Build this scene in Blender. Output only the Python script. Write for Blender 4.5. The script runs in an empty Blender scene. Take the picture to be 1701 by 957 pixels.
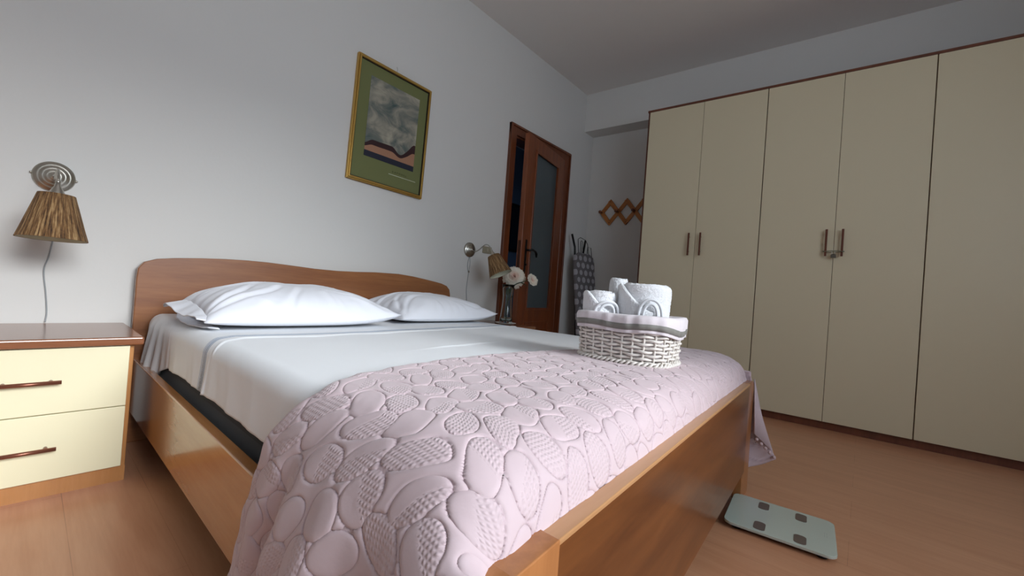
import bpy, bmesh, math, random
import numpy as np
from mathutils import Vector, Matrix, noise
C = bpy.context.scene.collection
PI = math.pi
random.seed(5)
RNG = np.random.default_rng(7)

# ------------------------------------------------------------------ camera, world, lights, exposure
scene = bpy.context.scene
cam_data = bpy.data.cameras.new('camera')
cam_data.sensor_width = 36.0
cam_data.lens = 689.12 / 1701 * 36
cam_data.clip_start = 0.02
cam = bpy.data.objects.new('camera', cam_data)
C.objects.link(cam)
RX = Vector((0.64612503, -0.75952755, 0.07510222))
RD = Vector((0.05504337, -0.05177243, -0.99714083))
RF = Vector((0.76124416, 0.64841153, 0.00835549))
cam.matrix_world = Matrix(((RX.x, -RD.x, -RF.x, 0), (RX.y, -RD.y, -RF.y, 0), (RX.z, -RD.z, -RF.z, .76), (0, 0, 0, 1)))
scene.camera = cam
vs = scene.view_settings
vs.view_transform = 'Standard'; vs.look = 'None'; vs.gamma = 1; vs.use_curve_mapping = False
vs.exposure = 0.0

world = bpy.data.worlds.new('daylight'); scene.world = world
world.use_nodes = True
bg = world.node_tree.nodes['Background']
bg.inputs[0].default_value = (.68, .83, 1, 1); bg.inputs[1].default_value = 2.9

def area(name, loc, target, sx, sy, power, col, spread=180):
    l = bpy.data.lights.new(name, 'AREA'); l.shape = 'RECTANGLE'; l.size = sx; l.size_y = sy
    l.energy = power; l.color = col; l.spread = math.radians(spread)
    o = bpy.data.objects.new(name, l); C.objects.link(o); o.location = loc
    o.rotation_euler = (Vector(target) - Vector(loc)).to_track_quat('-Z', 'Y').to_euler()
    return o
# daylight coming in through the window opening in the wall behind the camera
WX0, WX1, WZ0, WZ1, WY = -0.70, 1.80, 1.00, 2.5, -1.75
area('window_daylight', ((WX0+WX1)/2, WY-.16, (WZ0+WZ1)/2), (.7, 1.9, .4), 1.9, 1.5, 14, (.88, .94, 1), 150)
sun = bpy.data.lights.new('bright_hazy_sky', 'SUN'); sun.angle = math.radians(26); sun.energy = 3.8; sun.color = (.95, .98, 1)
so = bpy.data.objects.new('bright_hazy_sky', sun); C.objects.link(so); so.location = (3, -5, 4)
so.rotation_euler = Vector((-.13, 1, -.42)).to_track_quat('-Z', 'Y').to_euler()
# added dim blue fill for the hallway beyond the door, no actual lamp
area('hallway_fill', (3.4, 3.0, 2.4), (3.4, 3.0, 0), .4, .4, 4, (.5, .68, 1))

# ------------------------------------------------------------------ helpers
def lin(r, g, b):
    f = lambda c: ((c/255+.055)/1.055)**2.4 if c/255 > .04045 else c/255/12.92
    return (f(r), f(g), f(b), 1)

def N(nt, t, **kw):
    n = nt.nodes.new(t)
    for k, v in kw.items():
        if k in n.inputs: n.inputs[k].default_value = v
        else: setattr(n, k, v)
    return n

def mat(name, col, rough=.5, metal=0, coat=0, spec=.5, **kw):
    m = bpy.data.materials.new(name); m.use_nodes = True
    b = m.node_tree.nodes['Principled BSDF']
    b.inputs['Base Color'].default_value = col
    b.inputs['Roughness'].default_value = rough
    b.inputs['Metallic'].default_value = metal
    b.inputs['Coat Weight'].default_value = coat
    b.inputs['Coat Roughness'].default_value = .12
    b.inputs['Specular IOR Level'].default_value = spec
    for k, v in kw.items(): b.inputs[k].default_value = v
    return m, m.node_tree, b

def coords(nt, scale=(1, 1, 1), kind='Object'):
    tc = N(nt, 'ShaderNodeTexCoord'); mp = N(nt, 'ShaderNodeMapping')
    mp.inputs['Scale'].default_value = scale
    nt.links.new(tc.outputs[kind], mp.inputs['Vector'])
    return mp.outputs[0]

def ramp(nt, fac, stops):
    r = N(nt, 'ShaderNodeValToRGB'); e = r.color_ramp.elements
    while len(e) < len(stops): e.new(.5)
    for el, (p, c) in zip(e, stops): el.position = p; el.color = c
    nt.links.new(fac, r.inputs[0]); return r.outputs[0]

def noise_tex(nt, vec, scale, detail=4, rough=.5, dist=0):
    n = N(nt, 'ShaderNodeTexNoise'); n.inputs['Scale'].default_value = scale; n.inputs['Detail'].default_value = detail
    n.inputs['Roughness'].default_value = rough; n.inputs['Distortion'].default_value = dist
    nt.links.new(vec, n.inputs['Vector']); return n.outputs['Fac']

def bump(nt, b, h, strength, dist=.002):
    n = N(nt, 'ShaderNodeBump'); n.inputs['Strength'].default_value = strength; n.inputs['Distance'].default_value = dist
    nt.links.new(h, n.inputs['Height']); nt.links.new(n.outputs[0], b.inputs['Normal'])

def math_n(nt, op, a, b=None):
    n = N(nt, 'ShaderNodeMath', operation=op)
    for i, v in enumerate((a, b)):
        if v is None: continue
        if isinstance(v, (int, float)): n.inputs[i].default_value = v
        else: nt.links.new(v, n.inputs[i])
    return n.outputs[0]

def wood(name, dark, light, axis='x', rough=.35, coat=0, gs=1.0):
    m, nt, b = mat(name, light, rough, coat=coat)
    sc = {'x': (.9, 9, 9), 'y': (9, .9, 9), 'z': (9, 9, .9)}[axis]
    v = coords(nt, tuple(s*gs for s in sc))
    n1 = noise_tex(nt, v, 1.6, 5, .55, .6)
    v2 = coords(nt, tuple(s*gs*5 for s in sc))
    n2 = noise_tex(nt, v2, 2.2, 4, .6)
    f = math_n(nt, 'ADD', math_n(nt, 'MULTIPLY', n1, .7), math_n(nt, 'MULTIPLY', n2, .3))
    nt.links.new(ramp(nt, f, [(.33, dark), (.66, light)]), b.inputs['Base Color'])
    bump(nt, b, n2, .02)
    return m

def fabric(name, col, rough=.9, scale=400, strength=.25, sheen=.2, dist=.001):
    m, nt, b = mat(name, col, rough, spec=.25)
    b.inputs['Sheen Weight'].default_value = sheen
    v = coords(nt)
    bump(nt, b, noise_tex(nt, v, scale, 2), strength, dist)
    return m

class MB:
    """collects shapes that become ONE mesh"""
    def __init__(s): s.v = []; s.f = []; s.mi = []; s.sm = []
    def add(s, vs_, fs, mi=0, smooth=True):
        o = len(s.v); s.v += [tuple(map(float, p)) for p in vs_]
        for f in fs: s.f.append(tuple(int(i)+o for i in f)); s.mi.append(mi); s.sm.append(smooth)
        return s
    def box(s, x0, x1, y0, y1, z0, z1, mi=0, M=None):
        p = [(x, y, z) for z in (z0, z1) for y in (y0, y1) for x in (x0, x1)]
        if M is not None: p = [tuple(M @ Vector(q)) for q in p]
        return s.add(p, [(0, 2, 3, 1), (4, 5, 7, 6), (0, 1, 5, 4), (2, 6, 7, 3), (0, 4, 6, 2), (1, 3, 7, 5)], mi, False)
    def prism(s, poly, z0, z1, mi=0, plane='xy', smooth=False):
        """polygon in plane extruded along the third axis from z0 to z1"""
        n = len(poly)
        g = {'xy': lambda a, b, c: (a, b, c), 'xz': lambda a, b, c: (a, c, b), 'yz': lambda a, b, c: (c, a, b)}[plane]
        p = [g(a, b, z0) for a, b in poly] + [g(a, b, z1) for a, b in poly]
        s.add(p, [tuple(range(n))[::-1], tuple(range(n, 2*n))], mi, False)
        s.f += [tuple(len(s.v)-2*n+i for i in (k, (k+1) % n, n+(k+1) % n, n+k)) for k in range(n)]
        s.mi += [mi]*n; s.sm += [smooth]*n
        return s
    def lathe(s, prof, seg=48, M=None, mi=0, rj=None, closed=False):
        """profile of (r, z) turned about z"""
        V = []; F = []
        m = len(prof)
        for i in range(seg):
            a = 2*PI*i/seg
            for j, (r, z) in enumerate(prof):
                k = 1 if rj is None else rj[i]
                q = Vector((r*k*math.cos(a), r*k*math.sin(a), z))
                V.append(tuple(M @ q) if M is not None else tuple(q))
        for i in range(seg):
            for j in range(m-1 if not closed else m):
                a, b = i*m+j, i*m+(j+1) % m; c, d = ((i+1) % seg)*m+(j+1) % m, ((i+1) % seg)*m+j
                F.append((a, d, c, b))
        return s.add(V, F, mi)
    def tube(s, pts, r, seg=8, closed=False, mi=0, cap=True, flat=1.0):
        pts = [Vector(p) for p in pts]; n = len(pts)
        rs = r if isinstance(r, (list, tuple, np.ndarray)) else [r]*n
        V = []; up = None
        for i, p in enumerate(pts):
            if closed: t = pts[(i+1) % n] - pts[i-1]
            else: t = pts[min(i+1, n-1)] - pts[max(i-1, 0)]
            t.normalize()
            if up is None:
                up = Vector((0, 0, 1)) if abs(t.z) < .9 else Vector((1, 0, 0))
            u = (up - t*up.dot(t))
            if u.length < 1e-5: u = t.orthogonal()
            u.normalize(); w = t.cross(u); up = u
            for k in range(seg):
                a = 2*PI*k/seg
                V.append(p + u*(rs[i]*math.cos(a)) + w*(rs[i]*flat*math.sin(a)))
        F = []
        for i in range(n if closed else n-1):
            for k in range(seg):
                a = i*seg+k; b = i*seg+(k+1) % seg; j = (i+1) % n
                F.append((a, b, j*seg+(k+1) % seg, j*seg+k))
        if cap and not closed:
            F.append(tuple(range(seg))[::-1]); F.append(tuple((n-1)*seg+k for k in range(seg)))
        return s.add(V, F, mi)
    def ball(s, c, r, seg=12, ring=8, mi=0, sq=(1, 1, 1)):
        V = []; F = []
        for j in range(ring+1):
            t = PI*j/ring
            for i in range(seg):
                a = 2*PI*i/seg
                V.append((c[0]+r*sq[0]*math.sin(t)*math.cos(a), c[1]+r*sq[1]*math.sin(t)*math.sin(a), c[2]+r*sq[2]*math.cos(t)))
        for j in range(ring):
            for i in range(seg):
                a = j*seg+i; b = j*seg+(i+1) % seg
                F.append((a, a+seg, b+seg, b))
        return s.add(V, F, mi)
    def build(s, name, mats, parent=None, loc=(0, 0, 0), rot=(0, 0, 0), bevel=0, seg=3, sub=0, shift=(0, 0, 0)):
        me = bpy.data.meshes.new(name)
        sh = Vector(shift)
        me.from_pydata([tuple(Vector(p)-sh) for p in s.v], [], s.f)
        for m in (mats if isinstance(mats, (list, tuple)) else [mats]): me.materials.append(m)
        me.polygons.foreach_set('material_index', s.mi); me.polygons.foreach_set('use_smooth', s.sm)
        bm = bmesh.new(); bm.from_mesh(me); bmesh.ops.remove_doubles(bm, verts=bm.verts, dist=1e-6)
        bmesh.ops.recalc_face_normals(bm, faces=bm.faces); bm.to_mesh(me); bm.free()
        o = bpy.data.objects.new(name, me); C.objects.link(o)
        o.location = loc; o.rotation_euler = rot
        if parent is not None: o.parent = parent
        if bevel:
            md = o.modifiers.new('bevel', 'BEVEL'); md.width = bevel; md.segments = seg; md.limit_method = 'ANGLE'; md.angle_limit = .6
            md.harden_normals = False
        if sub:
            md = o.modifiers.new('sub', 'SUBSURF'); md.levels = sub; md.render_levels = sub
        return o

def grid(name, P, mats, parent=None, attrs=None, loc=(0, 0, 0), shift=(0, 0, 0), thick=0, closed_u=False, flip=False, uv=None):
    """numpy grid P[nu, nv, 3] -> one mesh"""
    nu, nv = P.shape[:2]
    me = bpy.data.meshes.new(name)
    V = (P - np.array(shift)).reshape(-1, 3)
    I = np.arange(nu*nv).reshape(nu, nv)
    if closed_u: I = np.vstack([I, I[:1]])
    a, b, c, d = I[:-1, :-1], I[1:, :-1], I[1:, 1:], I[:-1, 1:]
    F = np.stack([a, b, c, d] if not flip else [a, d, c, b], -1).reshape(-1, 4)
    me.vertices.add(len(V)); me.vertices.foreach_set('co', V.ravel())
    me.loops.add(F.size); me.loops.foreach_set('vertex_index', F.ravel().astype(np.int32))
    me.polygons.add(len(F)); me.polygons.foreach_set('loop_start', (np.arange(len(F))*4).astype(np.int32))
    me.polygons.foreach_set('use_smooth', np.ones(len(F), bool))
    me.update(calc_edges=True)
    for k, A in (attrs or {}).items():
        at = me.attributes.new(k, 'FLOAT', 'POINT'); at.data.foreach_set('value', A.ravel().astype(np.float32))
    for m in (mats if isinstance(mats, (list, tuple)) else [mats]): me.materials.append(m)
    o = bpy.data.objects.new(name, me); C.objects.link(o); o.location = loc
    if parent is not None: o.parent = parent
    if thick:
        md = o.modifiers.new('thick', 'SOLIDIFY'); md.thickness = thick; md.offset = -1
    return o

def thing(name, label, cat, loc=(0, 0, 0), rotz=0, group=None):
    o = bpy.data.objects.new(name, None); C.objects.link(o); o.empty_display_size = .1
    o.location = loc; o.rotation_euler = (0, 0, rotz); o['label'] = label; o['category'] = cat
    if group: o['group'] = group
    return o
def tag(o, label, cat, group=None, kind=None):
    o['label'] = label; o['category'] = cat
    if group: o['group'] = group
    if kind: o['kind'] = kind
    return o
def struct(o, label=None, cat=None):
    o['kind'] = 'structure'
    if label: o['label'] = label
    if cat: o['category'] = cat
    return o

def snoise(X, Y, seed=0, n=5, base=1.0, gain=.55, lac=1.9):
    """smooth pseudo-random field from rotated sine products"""
    r = np.random.default_rng(seed); out = np.zeros_like(X); amp = 1; f = base; tot = 0
    for _ in range(n):
        for _k in range(3):
            t = r.uniform(0, 2*PI); p = r.uniform(0, 2*PI, 2); f2 = f*r.uniform(.8, 1.25)
            out += amp*np.sin(f2*(X*np.cos(t)+Y*np.sin(t))+p[0]+1.3*np.sin(f2*.7*(-X*np.sin(t)+Y*np.cos(t))+p[1]))/3
        tot += amp; amp *= gain; f *= lac
    return out/tot
def sstep(x, a, b):
    t = np.clip((x-a)/(b-a), 0, 1); return t*t*(3-2*t)

# ------------------------------------------------------------------ materials
def wall_mat(name, col):
    m, nt, b = mat(name, col, .85, spec=.2)
    v = coords(nt)
    bump(nt, b, noise_tex(nt, v, 60, 4), .12, .003)
    return m
M_wall = wall_mat('painted_wall', lin(219, 217, 213))
M_ceil = wall_mat('painted_ceiling', lin(230, 226, 222))
M_hall = wall_mat('hallway_wall', lin(110, 130, 150))

M_floor, nt, b = mat('laminate_floor', lin(196, 140, 100), .3, spec=.5)
v = coords(nt)
mp = N(nt, 'ShaderNodeMapping'); mp.inputs['Rotation'].default_value = (0, 0, PI/2); mp.inputs['Location'].default_value = (0, .0795, 0)
nt.links.new(v, mp.inputs['Vector'])
br = N(nt, 'ShaderNodeTexBrick'); nt.links.new(mp.outputs[0], br.inputs['Vector'])
for k, q in (('Scale', 1), ('Mortar Size', .0009), ('Mortar Smooth', .2), ('Brick Width', 1.28), ('Row Height', .195), ('Bias', 0)): br.inputs[k].default_value = q
br.inputs['Color1'].default_value = (.48, .48, .48, 1); br.inputs['Color2'].default_value = (.52, .52, .52, 1); br.inputs['Mortar'].default_value = (.25, .25, .25, 1)
g1 = noise_tex(nt, coords(nt, (14, 1.2, 1)), 1.5, 5, .6, .5)
g2 = noise_tex(nt, coords(nt, (90, 5, 1)), 1.5, 3, .6)
f = math_n(nt, 'ADD', math_n(nt, 'MULTIPLY', g1, .4), math_n(nt, 'ADD', math_n(nt, 'MULTIPLY', g2, .15), math_n(nt, 'MULTIPLY', br.outputs['Color'], .55)))
nt.links.new(ramp(nt, f, [(.25, lin(120, 80, 55)), (.44, lin(192, 134, 98)), (.62, lin(206, 150, 114))]), b.inputs['Base Color'])
bump(nt, b, g2, .03)

M_bed = wood('cherry_veneer', lin(124, 74, 42), lin(156, 102, 62), 'x', .34, .3)
M_bedy = wood('cherry_veneer_rail', lin(170, 112, 62), lin(192, 134, 82), 'y', .22, .5)
M_bedz = wood('cherry_veneer_upright', lin(150, 94, 52), lin(180, 120, 72), 'z', .3, .3)
M_foot = wood('footboard_veneer', lin(80, 42, 17), lin(116, 68, 32), 'x', .3, .15)
M_edge = wood('cherry_edge', lin(176, 128, 84), lin(192, 144, 100), 'x', .35, .3)
M_ns_top = wood('nightstand_veneer', lin(128, 78, 50), lin(152, 98, 66), 'x', .25, .4)
M_ns_body = wood('nightstand_carcass', lin(168, 112, 58), lin(190, 134, 80), 'z', .35, .1)
M_wr_wood = wood('wardrobe_carcass', lin(92, 50, 32), lin(118, 66, 44), 'z', .4)
M_door = wood('door_wood', lin(104, 50, 22), lin(142, 74, 36), 'z', .35, .3)
M_doorframe = wood('door_frame_wood', lin(94, 46, 24), lin(124, 66, 36), 'z', .35, .3)
M_rack = wood('peg_rack_wood', lin(160, 96, 44), lin(190, 122, 62), 'y', .45)

def laminate(name, col, st=.1):
    m, nt, b = mat(name, col, .42, spec=.4)
    bump(nt, b, noise_tex(nt, coords(nt), 220, 3), st, .001)
    return m
M_cream = laminate('cream_laminate', lin(236, 230, 196))
M_cream_wr = laminate('cream_laminate_grained', lin(214, 202, 172), .25)
M_bronze, _, _ = mat('bronze_handle', lin(134, 84, 66), .3, .6)
M_wr_handle, _, _ = mat('wardrobe_handle', lin(98, 52, 34), .35, .3)
M_steel, nt, b = mat('brushed_nickel', lin(186, 182, 172), .30, 1)
bump(nt, b, noise_tex(nt, coords(nt, (1, 1, 30)), 60, 2), .1, .0005)
M_black, _, _ = mat('black_iron', lin(20, 19, 20), .4, .4)
M_dark_fab = fabric('black_base_fabric', lin(34, 34, 38), .9)
M_cord, _, _ = mat('clear_grey_cord', lin(150, 154, 156), .4)
M_plate, _, _ = mat('beige_outlet', lin(150, 142, 122), .45)

# sheet with its woven stripe band
M_sheet, nt, b = mat('white_cotton', lin(241, 244, 247), .7, spec=.4)
b.inputs['Sheen Weight'].default_value = .15
at = N(nt, 'ShaderNodeAttribute', attribute_name='band'); at.attribute_type = 'GEOMETRY'
sd = N(nt, 'ShaderNodeAttribute', attribute_name='side')
s_ = at.outputs['Fac']
def stripe(c, w):
    return math_n(nt, 'LESS_THAN', math_n(nt, 'ABSOLUTE', math_n(nt, 'SUBTRACT', s_, c)), w)
ss = math_n(nt, 'ADD', math_n(nt, 'ADD', stripe(0, .003), stripe(.011, .0045)), math_n(nt, 'ADD', stripe(.023, .003), stripe(.033, .002)))
ss = math_n(nt, 'MINIMUM', ss, 1)
nz = noise_tex(nt, coords(nt, (60, 400, 1)), 3, 2)
ss = math_n(nt, 'MULTIPLY', ss, math_n(nt, 'ADD', math_n(nt, 'MULTIPLY', nz, .5), .55))
mx = N(nt, 'ShaderNodeMix', data_type='RGBA')
mx.inputs['A'].default_value = lin(241, 244, 247); mx.inputs['B'].default_value = lin(96, 130, 172)
nt.links.new(ss, mx.inputs['Factor']); 
vo = N(nt, 'ShaderNodeTexVoronoi'); vo.inputs['Scale'].default_value = 260; nt.links.new(coords(nt), vo.inputs['Vector'])
em = math_n(nt, 'MULTIPLY', math_n(nt, 'MULTIPLY', math_n(nt, 'LESS_THAN', math_n(nt, 'ABSOLUTE', math_n(nt, 'SUBTRACT', s_, .012)), .012), sd.outputs['Fac']), math_n(nt, 'GREATER_THAN', vo.outputs['Distance'], .35))
mx2 = N(nt, 'ShaderNodeMix', data_type='RGBA'); nt.links.new(mx.outputs['Result'], mx2.inputs['A']); mx2.inputs['B'].default_value = lin(120, 116, 112)
nt.links.new(math_n(nt, 'MULTIPLY', em, .8), mx2.inputs['Factor'])
nt.links.new(mx2.outputs['Result'], b.inputs['Base Color'])
bump(nt, b, noise_tex(nt, coords(nt), 500, 2), .12, .0006)
M_pillow = fabric('white_pillowcase', lin(238, 240, 247), .85, 500, .1, .15, .0006)

M_spread, nt, b = mat('pink_quilted_microfibre', lin(218, 196, 198), .8, spec=.3)
b.inputs['Sheen Weight'].default_value = .25
dm = N(nt, 'ShaderNodeAttribute', attribute_name='dots'); stt = N(nt, 'ShaderNodeAttribute', attribute_name='stitch')
uu = N(nt, 'ShaderNodeAttribute', attribute_name='fu'); vv = N(nt, 'ShaderNodeAttribute', attribute_name='fv')
k1 = math_n(nt, 'SINE', math_n(nt, 'MULTIPLY', uu.outputs['Fac'], 2*PI/.0078)); k2 = math_n(nt, 'SINE', math_n(nt, 'MULTIPLY', vv.outputs['Fac'], 2*PI/.0068))
dd = math_n(nt, 'MULTIPLY', math_n(nt, 'MULTIPLY', math_n(nt, 'ADD', k1, 1), math_n(nt, 'ADD', k2, 1)), dm.outputs['Fac'])
fine = noise_tex(nt, coords(nt), 130, 3)
hh = math_n(nt, 'ADD', math_n(nt, 'MULTIPLY', dd, .4), math_n(nt, 'MULTIPLY', fine, .35))
bump(nt, b, hh, .5, .0014)
mx = N(nt, 'ShaderNodeMix', data_type='RGBA'); mx.inputs['A'].default_value = lin(206, 186, 191); mx.inputs['B'].default_value = lin(176, 148, 158)
dash = math_n(nt, 'SINE', math_n(nt, 'MULTIPLY', math_n(nt, 'ADD', uu.outputs['Fac'], math_n(nt, 'MULTIPLY', vv.outputs['Fac'], .83)), 2*PI/.0052))
dash = math_n(nt, 'ADD', math_n(nt, 'MULTIPLY', dash, .35), .55)
nt.links.new(math_n(nt, 'MULTIPLY', stt.outputs['Fac'], dash), mx.inputs['Factor']); nt.links.new(mx.outputs['Result'], b.inputs['Base Color'])
M_lining = fabric('plum_lining', lin(84, 58, 84), .85)
M_pom = fabric('pink_pompom', lin(206, 180, 180), .95, 300, .5)

# ------------------------------------------------------------------ the room
TH = .0505                                   # the wardrobe wall stands a touch out of square
ct, st_ = math.cos(TH), math.sin(TH)
def WW(s, y): return (s*ct - y*st_, s*st_ + y*ct)
def wx(s, y):                                # x on the wardrobe-wall line s at world y
    return (s - y*st_)/ct
YB, ZC, XL = 2.39, 2.93, -1.6
struct(MB().box(XL-.1, 5.6, WY-.3, 4.3, -.12, 0).build('floor', M_floor))
struct(MB().box(XL-.1, 5.6, WY-.3, 4.3, ZC, ZC+.12).build('ceiling', M_ceil))
DX0, DX1, DZ = 2.69, 3.48, 2.13              # doorway
w = MB().box(XL-.1, DX0, YB, YB+.12, 0, ZC).box(DX1, 5.4, YB, YB+.12, 0, ZC).box(DX0, DX1, YB, YB+.12, DZ, ZC)
struct(w.build('wall_back', M_wall))
struct(MB().box(XL-.1, XL, WY-.12, YB, 0, ZC).build('wall_left', M_wall))
SN, SB = 4.12, 3.93
struct(MB().prism([(wx(SN, YB), YB), (wx(SN, WY-.12), WY-.12), (5.4, WY-.12), (5.4, YB)], 0, ZC).build('wall_right', M_wall))
struct(MB().prism([(wx(SB, YB), YB), (wx(SB, WY), WY), (wx(SN, WY), WY), (wx(SN, YB), YB)], 2.53, ZC).build('trim_1', M_wall), 'painted beam above the wardrobe and the corner niche', 'beam')
w = MB().box(XL-.1, WX0, WY-.12, WY, 0, ZC).box(WX1, 5.4, WY-.12, WY, 0, ZC).box(WX0, WX1, WY-.12, WY, 0, WZ0).box(WX0, WX1, WY-.12, WY, WZ1, ZC)
struct(w.build('wall_front', M_wall))
M_winf, _, _ = mat('window_frame_paint', lin(225, 225, 220), .4)
wf = bpy.data.objects.new('window_1', None); C.objects.link(wf); wf.location = (WX0, WY, WZ0); struct(wf, 'white framed bedroom window behind the camera', 'window')
m = MB(); W_, H_ = WX1-WX0, WZ1-WZ0
for a in ((0, .05, 0, H_), (W_-.05, W_, 0, H_), (0, W_, 0, .05), (0, W_, H_-.05, H_), (W_/2-.03, W_/2+.03, 0, H_)): m.box(a[0], a[1], -.09, -.04, a[2], a[3])
m.build('window_frame', M_winf, wf, bevel=.004)
MB().box(-.04, W_+.04, -.04, .04, -.03, 0).build('window_sill', M_winf, wf, bevel=.004)
# skirting, hidden hallway
struct(MB().box(XL, .30, YB-.012, YB, 0, .07).build('baseboard_back', M_doorframe))
w = MB().box(2.2, 5.6, 4.1, 4.2, 0, ZC).box(2.1, 2.2, YB+.12, 4.2, 0, ZC).box(5.4, 5.5, YB+.12, 4.2, 0, ZC)
struct(w.build('wall_hallway', M_hall))

# ---- door
dr = bpy.data.objects.new('door_1', None); C.objects.link(dr); dr.location = (3.09, YB, 0)
struct(dr, 'reddish wooden door with tall frosted glass pane standing ajar', 'door')
sh = (3.09, YB, 0)
m = MB()
for (xa, xb) in ((2.615, 2.70), (3.47, 3.555)):
    m.box(xa, xb, YB-.018, YB, 0, DZ+.075)
m.box(2.615, 3.555, YB-.018, YB, DZ-.01, DZ+.075)
m.box(2.615, 2.635, YB-.03, YB-.018, 0, DZ+.075).box(3.535, 3.555, YB-.03, YB-.018, 0, DZ+.075).box(2.635, 3.535, YB-.03, YB-.018, DZ+.055, DZ+.075)
m.build('architrave', M_doorframe, dr, bevel=.003, shift=sh)
m = MB().box(2.672, 2.70, YB-.012, YB+.13, 0, DZ).box(3.48, 3.5, YB-.0, YB+.13, 0, DZ).box(2.70, 3.48, YB+.0, YB+.13, DZ-.025, DZ)
m.box(2.70, 2.715, YB+.05, YB+.10, 0, DZ-.025)
m.build('door_jamb', M_doorframe, dr, bevel=.002, shift=sh)
th = math.atan2(-.14, -.761)
LW, T = .775, .044
gx0, gx1, gz0, gz1 = .15, .625, .615, 2.005
m = MB()
m.box(0, gx0, -T, 0, .01, DZ-.01).box(gx1, LW, -T, 0, .01, DZ-.01).box(gx0, gx1, -T, 0, .01, gz0).box(gx0, gx1, -T, 0, gz1, DZ-.01)
leaf = m.build('door_leaf', M_door, dr, loc=(3.47-3.09, 2.375-YB, 0), rot=(0, 0, th), bevel=.002)
m = MB()   # glazing bead and lower panel moulding
for (a, b_, c, d) in ((gx0-.012, gx0+.012, gz0-.012, gz1+.012), (gx1-.012, gx1+.012, gz0-.012, gz1+.012), (gx0, gx1, gz0-.012, gz0+.012), (gx0, gx1, gz1-.012, gz1+.012)): m.box(a, b_, -.002, .008, c, d)
for (a, b_, c, d) in ((gx0-.01, gx0+.01, .12, .50), (gx1-.01, gx1+.01, .12, .50), (gx0, gx1, .12, .14), (gx0, gx1, .48, .50)): m.box(a, b_, -.002, .006, c, d)
m.build('moulding', M_door, leaf, bevel=.003)
M_frost, nt, b = mat('frosted_glass', lin(96, 108, 112), .38, spec=.45)
b.inputs['Transmission Weight'].default_value = .35
bump(nt, b, noise_tex(nt, coords(nt), 90, 3), .2, .002)
MB().box(gx0, gx1, -T/2-.003, -T/2+.003, gz0, gz1).build('glass_pane', M_frost, leaf)
m = MB()
pz0, pz1 = 1.0, 1.19
m.box(.685, .712, 0, .005, .93, 1.215)
m.tube([(.698, .004, 1.125), (.698, .045, 1.125)], .009, 10)
m.tube([(.698, .045, 1.125), (.67, .05, 1.133), (.64, .05, 1.128), (.61, .05, 1.122), (.585, .048, 1.105), (.575, .046, 1.075)], [.009, .010, .009, .010, .012, .008], 10)
m.ball((.698, .012, 1.0), .010)
m.build('door_handle', M_black, leaf)
MB().box(LW-.0005, LW+.002, -T/2-.012, -T/2+.012, .93, 1.20).build('lock_plate', mat('old_brass_plate', lin(70, 38, 24), .4, .5)[0], leaf)

# ------------------------------------------------------------------ wardrobe
sF = 3.48
wr = thing('wardrobe', 'long cream wardrobe with tall flat doors filling the right-hand wall', 'wardrobe', (*WW(sF+.3, 0), 0), TH)
wsh = (sF+.3, 0, 0)
y0w, dw = 1.318, .4385
y1w = y0w - 6*dw
m = MB().box(sF+.021, SN-.01, y1w-.018, y1w, 0, 2.40).box(sF+.021, SN-.01, y0w, y0w+.018, 0, 2.40)
m.box(sF+.002, SN-.01, y1w-.018, y0w+.018, 2.388, 2.405).box(sF+.04, SN-.01, y1w, y0w, .03, .05).box(SN-.02, SN-.01, y1w, y0w, .03, 2.39)
for k in (2, 4): m.box(sF+.0215, SN-.02, y0w-k*dw-.009, y0w-k*dw+.009, .05, 2.388)
m.build('carcass', M_wr_wood, wr, shift=wsh)
MB().box(sF+.03, sF+.05, y1w, y0w, 0, .052).build('plinth', M_wr_wood, wr, shift=wsh)
for k in range(6):
    ya, yb = y0w-(k+1)*dw, y0w-k*dw
    g0 = .0028 if k % 2 else .0012; g1 = .0012 if k % 2 else .0028
    d = MB().box(sF, sF+.02, ya+g0, yb-g1, .054, 2.385).build('door', M_cream_wr, wr, shift=wsh, bevel=.0012, seg=2)
    g = .043 if k < 4 else .018
    yh = (ya+g) if k % 2 == 0 else (yb-g)
    hm = MB().box(sF-.032, sF-.022, yh-.0065, yh+.0065, 1.152, 1.332)
    for zz in (1.185, 1.30): hm.tube([(sF-.024, yh, zz), (sF, yh, zz)], .005, 8)
    hm.build('handle', M_wr_handle, d, bevel=.002, shift=wsh)
pl = thing('padlock', 'small worn padlock on a wire loop joining two wardrobe handles', 'padlock', (*WW(sF-.03, y0w-3*dw), 1.15), TH)
ym = 0.0
loop = []
for t in np.linspace(0, 2*PI, 40, endpoint=False):
    cx, cy = math.cos(t), math.sin(t)
    yy = .056*np.sign(cx)*abs(cx)**.5; xx = .004+.014*np.sign(cy)*abs(cy)**.7
    loop.append((xx, yy, .034+.003*math.sin(3*t)))
MB().tube(loop, .0022, 6, True).build('wire_loop', mat('plastic_coated_wire', lin(120, 122, 100), .5)[0], pl)
MB().tube([(-.002, 0, .012), (-.002, -.009, .022), (-.002, -.008, .034), (-.002, 0, .040), (-.002, .008, .034), (-.002, .009, .022), (-.002, 0, .012)], .002, 6).build('shackle', M_steel, pl)
MB().box(-.008, .004, -.015, .013, -.010, .014).build('lock_body', mat('old_steel', lin(96, 92, 84), .45, .8)[0], pl, bevel=.003)

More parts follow.
